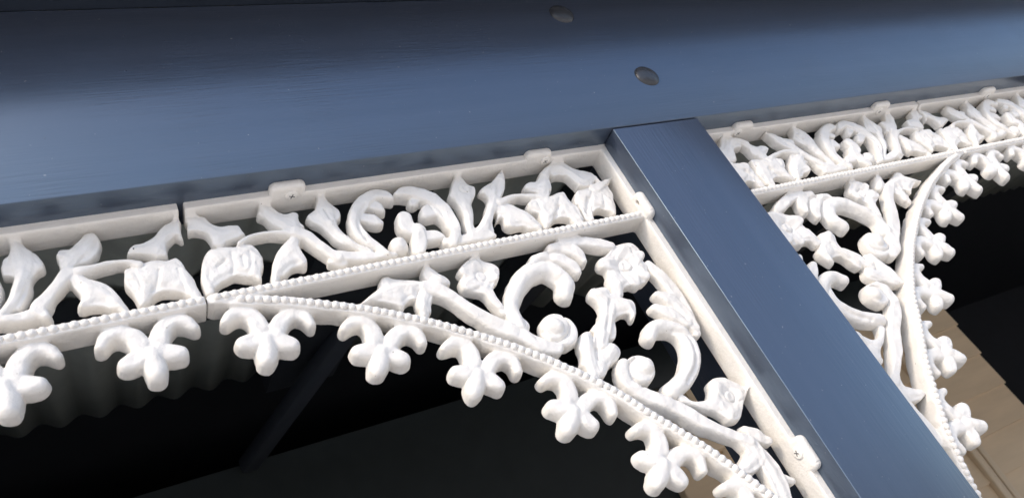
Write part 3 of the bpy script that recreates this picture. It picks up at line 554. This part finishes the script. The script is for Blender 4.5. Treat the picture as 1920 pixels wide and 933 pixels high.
def catmull(pts, step):
    P = np.array(pts, float)
    Q = np.vstack([2 * P[0] - P[1], P, 2 * P[-1] - P[-2]])
    out = []
    for i in range(1, len(Q) - 2):
        p0, p1, p2, p3 = Q[i - 1], Q[i], Q[i + 1], Q[i + 2]
        n = max(2, int(np.linalg.norm((p2 - p1)[:2]) / step))
        t = np.linspace(0, 1, n, endpoint=False)[:, None]
        out.append(0.5 * (2 * p1 + (p2 - p0) * t + (2 * p0 - 5 * p1 + 4 * p2 - p3) * t ** 2 + (3 * p1 - p0 - 3 * p2 + p3) * t ** 3))
    out.append(P[-1:])
    return np.vstack(out)

ARCHP = catmull(ARCH, 0.8)

PEND = [[(s * 32, 10.5, 3.6), (s * 27, 17, 5.3), (s * 18.5, 19.3, 6.2), (s * 10, 13.5, 6.8), (s * 5, 2, 7.2), (s * 1, -6, 6.0)] for s in (-1, 1)]
PETAL = [[(s * 17.5, -8.5, 6.6), (s * 12, -7, 7.8), (s * 6, -4, 7.0)] for s in (-1, 1)]
CPETAL = [(-0.3, -2, 5.0), (-0.3, -15, 8.2), (-0.6, -22.5, 6.6)]
def pendant(cx, cz, ux, uz, flip=1):
    """trefoil pendant strokes; (ux, uz) = unit tangent of the bar it hangs from"""
    def tr(p): return [(cx + x * ux + z * -uz, cz + x * uz + z * ux, r) for x, z, r in p]
    return [('pendant', tr(PEND[0]), -3.0, 7, 20), ('pendant', tr(PEND[1]), -3.0, 7, 20), ('pendant', tr(PETAL[0]), -3.0, 8.8, 18),
            ('pendant', tr(PETAL[1]), -3.0, 8.8, 18), ('pendant', tr(CPETAL), -1.0, 10, 18)]

def near_arch(cx, cz):
    d = (ARCHP[:, 0] - cx) ** 2 + (ARCHP[:, 1] - cz) ** 2
    i = int(np.clip(d.argmin(), 3, len(ARCHP) - 4))
    t = ARCHP[i + 3] - ARCHP[i - 3]
    t /= np.linalg.norm(t)
    return ARCHP[i], t

def smin(a, b, k):
    h = np.clip(0.5 + 0.5 * (b - a) / k, 0, 1)
    return b * (1 - h) + a * h - k * h * (1 - h)
def smax(a, b, k):
    return -smin(-a, -b, k)

def surface_nets(f, org, h):
    """vectorised surface nets; f < 0 inside; returns verts (n,3), quads (m,4), cell index of each vertex"""
    ins = f < 0
    nx, ny, nz = f.shape
    cnt = np.zeros((nx - 1, ny - 1, nz - 1), np.int8)
    acc = np.zeros((nx - 1, ny - 1, nz - 1, 3), np.float32)
    axes = ((1, 0, 0), (0, 1, 0), (0, 0, 1))
    cross = []
    for a in range(3):
        lo = [slice(None)] * 3; hi = [slice(None)] * 3
        lo[a] = slice(0, -1); hi[a] = slice(1, None)
        c = ins[tuple(lo)] != ins[tuple(hi)]
        idx = np.argwhere(c)
        f0 = f[tuple(lo)][c]; f1 = f[tuple(hi)][c]
        t = f0 / (f0 - f1)
        p = idx.astype(np.float32)
        p[:, a] += t
        cross.append((idx, ins[tuple(lo)][c]))
        o1, o2 = [(1, 2), (2, 0), (0, 1)][a]
        for d1 in (0, -1):
            for d2 in (0, -1):
                q = idx.copy()
                q[:, o1] += d1; q[:, o2] += d2
                ok = (q >= 0).all(1) & (q[:, 0] < nx - 1) & (q[:, 1] < ny - 1) & (q[:, 2] < nz - 1)
                q = q[ok]
                np.add.at(cnt, (q[:, 0], q[:, 1], q[:, 2]), 1)
                np.add.at(acc, (q[:, 0], q[:, 1], q[:, 2]), p[ok])
    cells = np.argwhere(cnt > 0)
    vid = -np.ones(cnt.shape, np.int32)
    vid[cells[:, 0], cells[:, 1], cells[:, 2]] = np.arange(len(cells))
    verts = acc[cells[:, 0], cells[:, 1], cells[:, 2]] / cnt[cells[:, 0], cells[:, 1], cells[:, 2]][:, None] * h + np.array(org, np.float32)
    quads = []
    for a in range(3):
        idx, inside_lo = cross[a]
        o1, o2 = [(1, 2), (2, 0), (0, 1)][a]
        ok = (idx[:, o1] > 0) & (idx[:, o2] > 0) & (idx[:, o1] < cnt.shape[o1]) & (idx[:, o2] < cnt.shape[o2])
        idx, ilo = idx[ok], inside_lo[ok]
        def at(d1, d2):
            q = idx.copy(); q[:, o1] += d1; q[:, o2] += d2
            return vid[q[:, 0], q[:, 1], q[:, 2]]
        Q = np.stack([at(-1, -1), at(0, -1), at(0, 0), at(-1, 0)], 1)
        Q[~ilo] = Q[~ilo][:, ::-1]
        quads.append(Q)
    return verts, np.vstack(quads), cells

def mesh_arrays(name, verts, quads, normals):
    me = bpy.data.meshes.new(name)
    me.vertices.add(len(verts))
    me.vertices.foreach_set('co', verts.astype(np.float32).ravel())
    me.loops.add(len(quads) * 4)
    me.loops.foreach_set('vertex_index', quads.astype(np.int32).ravel())
    me.polygons.add(len(quads))
    me.polygons.foreach_set('loop_start', np.arange(0, len(quads) * 4, 4, dtype=np.int32))
    me.polygons.foreach_set('use_smooth', np.ones(len(quads), bool))
    me.update(calc_edges=True)
    me.normals_split_custom_set_from_vertices(normals.tolist())
    return me

def vert_normals(verts, quads):
    a = verts[quads[:, 2]] - verts[quads[:, 0]]
    b = verts[quads[:, 3]] - verts[quads[:, 1]]
    n = np.cross(a, b)
    N = np.zeros_like(verts)
    for k in range(4):
        np.add.at(N, quads[:, k], n)
    N /= np.maximum(np.linalg.norm(N, axis=1), 1e-9)[:, None]
    return N

def blur_noise(shape, sigma, seed):
    rng = np.random.default_rng(seed)
    a = rng.standard_normal(shape)
    kx = np.fft.fftfreq(shape[0])[:, None]; kz = np.fft.rfftfreq(shape[1])[None, :]
    g_ = np.exp(-2 * (np.pi * sigma) ** 2 * (kx ** 2 + kz ** 2))
    a = np.fft.irfft2(np.fft.rfft2(a) * g_, s=shape)
    return (a / a.std()).astype(np.float32)

INSET = 1.6
def poly_sdf(X, Z, outline):
    Q = catmull(list(outline[-2:]) + list(outline) + list(outline[:2]), 1.6)
    # keep one closed loop of the smoothed outline
    P0 = np.array(outline, float)
    a = np.hypot(*(Q - P0[0]).T).argmin()
    rest = Q[a + 5:]
    e = a + 5 + np.hypot(*(rest - P0[0]).T).argmin()
    Q = Q[a:e]
    d = np.full(X.shape, 1e9, np.float32)
    ins = np.zeros(X.shape, bool)
    for i in range(len(Q)):
        x1, z1 = Q[i - 1]; x2, z2 = Q[i]
        ex, ez = x2 - x1, z2 - z1
        t = np.clip(((X - x1) * ex + (Z - z1) * ez) / max(ex * ex + ez * ez, 1e-9), 0, 1)
        d = np.minimum(d, np.hypot(X - x1 - t * ex, Z - z1 - t * ez))
        if z1 != z2:
            ins ^= ((z1 > Z) != (z2 > Z)) & (X < ex * (Z - z1) / ez + x1)
    return np.where(ins, -d, d).astype(np.float32)

def cast(strokes, boxes, x0, x1, z0, z1, dishes, buttons, grooves, h=1.0):
    """Sculpt a flat casting: plan outline (smooth union of strokes) x front relief, meshed and cut into named parts."""
    xs = np.arange(x0, x1 + h, h, dtype=np.float32)
    zs = np.arange(z0, z1 + h, h, dtype=np.float32)
    S = np.full((len(xs), len(zs)), 30.0, np.float32)
    F = np.full_like(S, -40.0)
    B = np.zeros_like(S)
    best = np.full_like(S, 1e9)
    lab = np.full(S.shape, -1, np.int16)
    parts = []
    def put(sl, d, rloc, base, bulge, back, pid, ks, kf, ridge=None):
        a = -d
        t = np.clip(a / np.maximum(rloc, 0.8), 0, 1)
        ht = base - bulge + bulge * np.sqrt(np.maximum(0, 1 - (1 - t) ** 2)) + np.minimum(a, 0) * 3.0
        if ridge is not None:
            q = np.clip(a / ridge[1], 0, 1)
            ht = ht + ridge[0] * (q ** 1.6 - 0.55 * np.exp(-((q - 0.45) / 0.22) ** 2))
        S[sl] = smin(S[sl], d, ks)
        F[sl] = smax(F[sl], ht, kf)
        w = -ht + np.maximum(d, 0) * 20
        upd = w < best[sl]
        best[sl] = np.where(upd, w, best[sl])
        lab[sl] = np.where(upd, pid, lab[sl])
        B[sl] = np.where(d < 1.5, np.maximum(B[sl], back), B[sl])
    prev = None
    for st in strokes:
        name, pts, base, bulge = st[:4]
        back = st[4] if len(st) > 4 else 20.0
        poly = len(pts[0]) == 2
        if poly:
            outline = pts
            pts = [(x, z, 1.5) for x, z in pts]
        new = True
        if prev is not None and not poly and prev[0] == name and prev[2] == (len(st) > 5 and st[5]):
            P0 = np.array(pts)
            dd = np.sqrt(((P0[:, None, :2] - prev[1][None, :, :2]) ** 2).sum(2)) - P0[:, None, 2] - prev[1][None, :, 2]
            new = dd.min() > -1.5
        if new:
            parts.append(name)
            prev = [name, np.array(pts), len(st) > 5 and st[5]]
        else:
            prev[1] = np.vstack([prev[1], np.array(pts)])
        C = catmull(pts, 0.9)
        if poly:
            base = base - 5.5
        elif bulge > 2.5:
            C[:, 2] = C[:, 2] * (1.06 if name in ('leaf', 'acanthus_leaf') else 0.93) + (0.3 if name != 'pendant' else 1.1)
            if name != 'pendant': base = base - 5.5
        C[:, 2] = np.maximum(C[:, 2], 0.8)
        pad = 8.0
        i0, i1 = [int(np.clip((v - x0) / h, 0, len(xs))) for v in (C[:, 0].min() - C[:, 2].max() - pad, C[:, 0].max() + C[:, 2].max() + pad)]
        j0, j1 = [int(np.clip((v - z0) / h, 0, len(zs))) for v in (C[:, 1].min() - C[:, 2].max() - pad, C[:, 1].max() + C[:, 2].max() + pad)]
        if i1 <= i0 or j1 <= j0: continue
        X, Zg = np.meshgrid(xs[i0:i1], zs[j0:j1], indexing='ij')
        d = np.full(X.shape, 1e9, np.float32); rl = np.ones_like(d)
        if poly:
            d = poly_sdf(X, Zg, outline) + INSET
            put((slice(i0, i1), slice(j0, j1)), d, np.float32(2.4), base, bulge, back, len(parts) - 1, 1.8, 2.5, (1.2, np.float32(7.0)))
            continue
        for cx, cz, r in C:
            q = np.hypot(X - cx, Zg - cz) - r
            u = q < d
            d[u] = q[u]; rl[u] = r
        ridge = None
        rloc = np.minimum(rl, 3.2 if name != 'pendant' else 5.0) if bulge < 9 else rl
        if name in ('acanthus_leaf', 'flower'):
            rloc = np.minimum(rl, 2.6); bulge = min(bulge, 4.0); base = base - 1.2
        elif name in ('leaf', 'cross_leaf'):
            rloc = np.minimum(rl, 2.2); bulge = min(bulge, 3.2); base = base - 1.6; ridge = (1.1, rl)
        if bulge <= 2.5: rloc = np.minimum(rl, 1.3)
        put((slice(i0, i1), slice(j0, j1)), d, rloc, base, bulge, back, len(parts) - 1, 1.8, 3.6 if name in ('leaf', 'acanthus_leaf', 'flower', 'cross_leaf') else 1.6, ridge)
    X, Zg = np.meshgrid(xs, zs, indexing='ij')
    for pts, dep in grooves:
        C = catmull(pts, 1.2)
        d = np.full(X.shape, 1e9, np.float32)
        for cx, cz, r in C:
            d = np.minimum(d, np.hypot(X - cx, Zg - cz) / (r * 0.9))
        F -= dep * np.exp(-d ** 2)
    for cx, cz, r, dep in dishes:
        F -= dep * np.exp(-(np.hypot(X - cx, Zg - cz) / (r * 0.75)) ** 2)
    for cx, cz, r, hh in buttons:
        q = np.hypot(X - cx, Zg - cz)
        F += hh * 0.5 * (1 - np.tanh((q - r * 0.85) / 0.6)) - 0.9 * np.exp(-((q - r * 1.02) / 0.9) ** 2)
    F += 0.25 - 0.35 * np.abs(blur_noise(F.shape, 4.5 / h, 3)) + 0.25 * blur_noise(F.shape, 3.0 / h, 8) + 0.08 * blur_noise(F.shape, 1.6 / h, 4)
    S += 0.45 * blur_noise(F.shape, 3.2 / h, 5) - 0.2
    for name, (a, b, c, d_), back in boxes:
        if name not in parts or True:
            if parts and parts[-1] == name: pass
            else: parts.append(name)
        qx = np.abs(X - (a + b) / 2) - (b - a) / 2 + 1.2
        qz = np.abs(Zg - (c + d_) / 2) - (d_ - c) / 2 + 1.2
        d = np.hypot(np.maximum(qx, 0), np.maximum(qz, 0)) + np.minimum(np.maximum(qx, qz), 0) - 1.2
        put((slice(None), slice(None)), d.astype(np.float32), np.float32(1.3), 0.0, 1.0, back, len(parts) - 1, 1.6, 1.5)
    gx, gz = np.gradient(F, h)
    nrm = np.clip(np.sqrt(1 + gx ** 2 + gz ** 2), 1, 4)
    B = np.where(B < 5, 20, B)
    ys = np.arange(-16, 29, h, dtype=np.float32)
    Y = ys[None, :, None]
    f = (-F[:, None, :] - Y) / nrm[:, None, :]
    f = smax(f, np.broadcast_to(S[:, None, :], f.shape), 1.3)
    f = smax(f, Y - B[:, None, :], 1.2).astype(np.float32)
    verts, quads, cells = surface_nets(f, (x0, ys[0], z0), h)
    N = vert_normals(verts, quads)
    # labels of faces from plan position
    cen = verts[quads].mean(1)
    li = np.clip(((cen[:, 0] - x0) / h + 0.5).astype(int), 0, len(xs) - 1)
    lj = np.clip(((cen[:, 2] - z0) / h + 0.5).astype(int), 0, len(zs) - 1)
    fl = lab[li, lj]
    return verts * MM, quads, N, fl, parts

def components(q):
    """connected component number of each face (faces joined through shared vertices)"""
    used, inv = np.unique(q, return_inverse=True)
    q = inv.reshape(-1, 4)
    lab = np.arange(len(used))
    while True:
        m_ = lab[q].min(1)
        new = lab.copy()
        np.minimum.at(new, q.ravel(), np.repeat(m_, 4))
        new = new[new]
        if (new == lab).all():
            return np.unique(lab[q[:, 0]], return_inverse=True)[1]
        lab = new

def split_parts(res, root, first=None):
    verts, quads, N, fl, parts = res
    made = []
    # scraps cut off by an overlapping piece go to the neighbour they touch; larger separate pieces become parts of their own
    parts = list(parts)
    fl = fl.astype(np.int32).copy()
    for rnd in range(2):
        vl = np.full(len(verts), -1)
        for pid in range(len(parts)):
            idx = np.nonzero(fl == pid)[0]
            if len(idx) == 0: continue
            cc = components(quads[idx])
            cnt = np.bincount(cc)
            if len(cnt) == 1: continue
            big = cnt.argmax()
            for k in range(len(cnt)):
                if k == big: continue
                f_ = idx[cc == k]
                if cnt[k] < 220:
                    mask = np.zeros(len(verts), bool); mask[quads[f_].ravel()] = True
                    nb = fl[mask[quads].any(1)]
                    nb = nb[nb != pid]
                    if len(nb): fl[f_] = np.bincount(nb).argmax()
                else:
                    parts.append(parts[pid]); fl[f_] = len(parts) - 1
    for pid, name in enumerate(parts):
        q = quads[fl == pid]
        if len(q) < 12:
            continue
        used, inv = np.unique(q, return_inverse=True)
        me = mesh_arrays(name, verts[used], inv.reshape(-1, 4), N[used])
        made.append(link(name, me, M_WHITE, root))
    return made

# beads --------------------------------------------------------------
def bead_mesh():
    bm = bmesh.new()
    R, N = 3.6 * MM, 10
    top = bm.verts.new((0, -R * 0.95, 0))
    rings = []
    for k in (1, 2, 3):
        a = k / 3 * math.pi / 2
        rings.append([bm.verts.new((R * math.sin(a) * math.cos(2 * math.pi * j / N) * 1.03, -R * 0.95 * math.cos(a), R * math.sin(a) * math.sin(2 * math.pi * j / N))) for j in range(N)])
    for j in range(N):
        bm.faces.new((top, rings[0][j], rings[0][(j + 1) % N]))
    for a, b in zip(rings, rings[1:]):
        for j in range(N):
            bm.faces.new((a[j], b[j], b[(j + 1) % N], a[(j + 1) % N]))
    bmesh.ops.recalc_face_normals(bm, faces=bm.faces)
    me = bpy.data.meshes.new('bead'); bm.to_mesh(me); bm.free()
    for p in me.polygons: p.use_smooth = True
    return me
BEAD = bead_mesh()

def add_beads(parent, pts, step=6.6, start=4.0):
    P = np.array(pts, float)
    seg = np.hypot(*np.diff(P, axis=0).T)
    s = np.concatenate([[0], np.cumsum(seg)])
    for t in np.arange(start, s[-1] - 3, step):
        x, z = np.interp(t, s, P[:, 0]), np.interp(t, s, P[:, 1])
        o = link('bead', BEAD, M_WHITE, parent, (x * MM, 0.0008 + random.uniform(-.0002, .0002), (z + 0.5) * MM))
        k = random.uniform(0.93, 1.06)
        o.scale = (k, 1, random.uniform(0.94, 1.04))

# screws and lugs ------------------------------------------------------
def lug_mesh(hw, front, back, th, hole=None):
    """rounded tab: x = along the frame, y = depth, z = thickness (0 at the timber, negative outward); optional hole"""
    h = 0.6
    xs = np.arange(-hw - 4, hw + 4, h); ys = np.arange(front - 4, back + 4, h); zs = np.arange(-th - 3, 4.4, h)
    X, Y, Z = np.meshgrid(xs, ys, zs, indexing='ij')
    taper = 1.0 + 0.10 * np.clip((Y - front) / (back - front), 0, 1)
    r = 5.5
    qx = np.abs(X) - hw * taper + r
    qy = np.abs(Y - (front + back) / 2) - (back - front) / 2 + r
    d2 = np.hypot(np.maximum(qx, 0), np.maximum(qy, 0)) + np.minimum(np.maximum(qx, qy), 0) - r
    dz = np.abs(Z + th / 2 - 1) - th / 2 - 1
    f = smax(d2, dz, 5.0)
    f = smax(f, -(np.hypot(X - hw * 0.75, Y - front) - 0.9), 0.8)
    if hole:
        f = smax(f, -(np.hypot(X - hole[0], Y - hole[1]) - hole[2]), 0.6)
    v, q, _ = surface_nets(f.astype(np.float32), (xs[0], ys[0], zs[0]), h)
    return mesh_arrays('screw_lug', v * MM, q, vert_normals(v, q))

def screw_meshes():
    bm = bmesh.new(); N = 24
    prof = [(0.0, -1.7), (3.4, -1.65), (5.0, -1.45), (5.8, -0.9), (6.0, 0.3)]
    rings = []
    for r, z in prof:
        rings.append([bm.verts.new((r * MM * math.cos(2 * math.pi * k / N), r * MM * math.sin(2 * math.pi * k / N), z * MM)) for k in range(N)] if r else [bm.verts.new((0, 0, z * MM))])
    for a, b in zip(rings, rings[1:]):
        for k in range(N):
            if len(a) == 1: bm.faces.new((a[0], b[k], b[(k + 1) % N]))
            else: bm.faces.new((a[k], b[k], b[(k + 1) % N], a[(k + 1) % N]))
    bmesh.ops.recalc_face_normals(bm, faces=bm.faces)
    head = bpy.data.meshes.new('screw'); bm.to_mesh(head); bm.free()
    for p in head.polygons: p.use_smooth = True
    bm = bmesh.new()
    for ang in (0, math.pi / 2):
        r = bmesh.ops.create_cube(bm, size=1.0)
        for v in r['verts']:
            x, y, z = v.co
            tp = 1.0 if z < 0 else 0.6
            x, y, z = x * 5.4 * tp, y * 0.95, -1.36 + z * 0.9 + (0.02 if ang else 0)
            v.co = (MM * (x * math.cos(ang) - y * math.sin(ang)), MM * (x * math.sin(ang) + y * math.cos(ang)), MM * z)
    slot = bpy.data.meshes.new('cross_recess'); bm.to_mesh(slot); bm.free()
    return head, slot
SCREW, SLOT = screw_meshes()

def add_lug(root, me, mat4, screw=None, ang=0.3):
    o = link('screw_lug', me, M_WHITE, root)
    o.matrix_local = mat4
    if screw:
        s = link('screw', SCREW, M_WHITE, o, (screw[0] * MM, screw[1] * MM, screw[2] * MM))
        s.rotation_euler = (0, 0, ang)
        c = link('cross_recess', SLOT, M_STEEL, o, (screw[0] * MM, screw[1] * MM, screw[2] * MM))
        c.rotation_euler = (0, 0, ang)
    return o

# --- the bracket panel -------------------------------------------------
strokes, EYES = [], []
for part, pts, base, bulge in MAIN:
    strokes.append((part, pts, base, bulge, 20.0))
for (cx, cz) in ((-399.5, -136), (-314.5, -162.5), (-246.0, -209.0), (-181.0, -265.5), (-128.5, -332.5), (-84.0, -404)):
    p, t = near_arch(cx, cz)
    n = np.array([t[1], -t[0]])
    c = p + n * 28.0
    pn = pendant(c[0], c[1], t[0], t[1])
    EYES.append((c[0] + n[0] * -1.0, c[1] + n[1] * -1.0, 4.2, 2.2))
    strokes += [s + (cx,) for s in pn]
strokes.append(('arch_bar', [(x, z, 4.7) for x, z in ARCH], -0.6, 1.0, 24.0))
boxes = [('bead_rail', (-PW, -1, RAIL_Z - 4.5, RAIL_Z + 4.3), 25.0),
         ('frame', (-PW, 2.5, -7.5, 2.5), 26.0), ('frame', (-7.5, 2.5, -PH, 2.5), 26.0)]
res = cast(strokes, boxes, -PW - 4, 4, -PH - 4, 5, DISH + EYES, BUTTON, GROOVE, 0.9)
bracket = empty('lacework_bracket', (0, 0, Z0))
tag(bracket, 'white cast lacework corner bracket left of the navy post, with frieze above its arch', 'lacework', 'cast lacework brackets beside the post')
made = split_parts(res, bracket)
rail = [o for o in made if o.name.startswith('bead_rail')][0]
archo = [o for o in made if o.name.startswith('arch_bar')][0]
add_beads(rail, [(-PW, RAIL_Z), (-9, RAIL_Z)])
ap = [(x, z) for x, z in ARCHP if z < RAIL_Z - 5.5 and z > -PH + 4]
add_beads(archo, ap, 6.6, 0)
LUG_A = lug_mesh(15.5, -10.5, 9, 7.7)
LUG_H = lug_mesh(15.5, -10.5, 8, 7.7, (-6, -1.5, 2.8))
T = Matrix.Translation
add_lug(bracket, LUG_A, T((-0.3475, 0, 0)), (2.9, 1.3, -7.6), 0.35)
add_lug(bracket, LUG_A, T((-0.0870, 0.003, 0)), (8.2, 0.7, -7.6), 0.9)
ROTV = Matrix(((0, 0, 1, 0), (0, 1, 0, 0), (-1, 0, 0, 0), (0, 0, 0, 1)))      # lug turned on to the post face
add_lug(bracket, LUG_H, T((0, 0, -0.0905)) @ ROTV)
add_lug(bracket, LUG_A, T((0, 0, -0.3735)) @ ROTV, (-3.2, 0.4, -7.6), 0.5)

# --- the frieze piece beyond it ------------------------------------------
FX0, FX1 = -750.0, -437.5
fst = [(p, pts, b, g_, 20.0) for p, pts, b, g_ in LEFT]
for part, pts, base, bulge in MAIN:          # the scroll motif further along repeats the bracket's
    if max(q[0] for q in pts) < -120 and min(q[0] for q in pts) > -322 and min(q[1] for q in pts) > -97:
        fst.append((part, [(-872.0 - q[0],) + tuple(q[1:]) for q in pts], base, bulge, 20.0))
for cx in (-482.1, -573.3, -664.0, -733.0)[:3]:
    fst += [s + (cx,) for s in pendant(cx, RAIL_Z - 28.4, 1.0, 0.0)]
fbox = [('bead_rail', (FX0, FX1, RAIL_Z - 4.5, RAIL_Z + 4.3), 25.0), ('frame', (FX0, FX1, -7.5, 2.5), 26.0)]
fres = cast(fst, fbox, FX0 - 4, FX1 + 4, -175, 5, [(cx, RAIL_Z - 27.4, 4.2, 2.2) for cx in (-482.1, -573.3, -664.0)], [], GROOVE[-3:], 0.9)
frieze = empty('lacework_frieze', (0, 0, Z0))
tag(frieze, 'white cast lacework frieze strip with trefoil drops at the far left edge', 'lacework', 'cast lacework frieze strips')
made = split_parts(fres, frieze)
rail = [o for o in made if o.name.startswith('bead_rail')][0]
add_beads(rail, [(FX1, RAIL_Z), (FX0, RAIL_Z)])
add_lug(frieze, LUG_A, T((-0.603, 0, 0)), (0.0, 0.6, -7.6), 0.7)

# --- mirrored pair on the other side of the post ---------------------------
def copy_tree(o, parent=None):
    c = o.copy()
    COL.objects.link(c)
    c.parent = parent
    for ch in list(o.children):
        copy_tree(ch, c)
    return c
b2 = copy_tree(bracket)
b2.scale = (-1, 1, 1)
b2.location = (0.12, 0, Z0)
b2['label'] = 'white cast lacework corner bracket right of the navy post, partly hidden by it'
f2 = copy_tree(frieze)
f2.scale = (-1, 1, 1)
f2.location = (0.12, 0, Z0)
f2['label'] = 'white cast lacework frieze strip with trefoil drops at the far right edge'
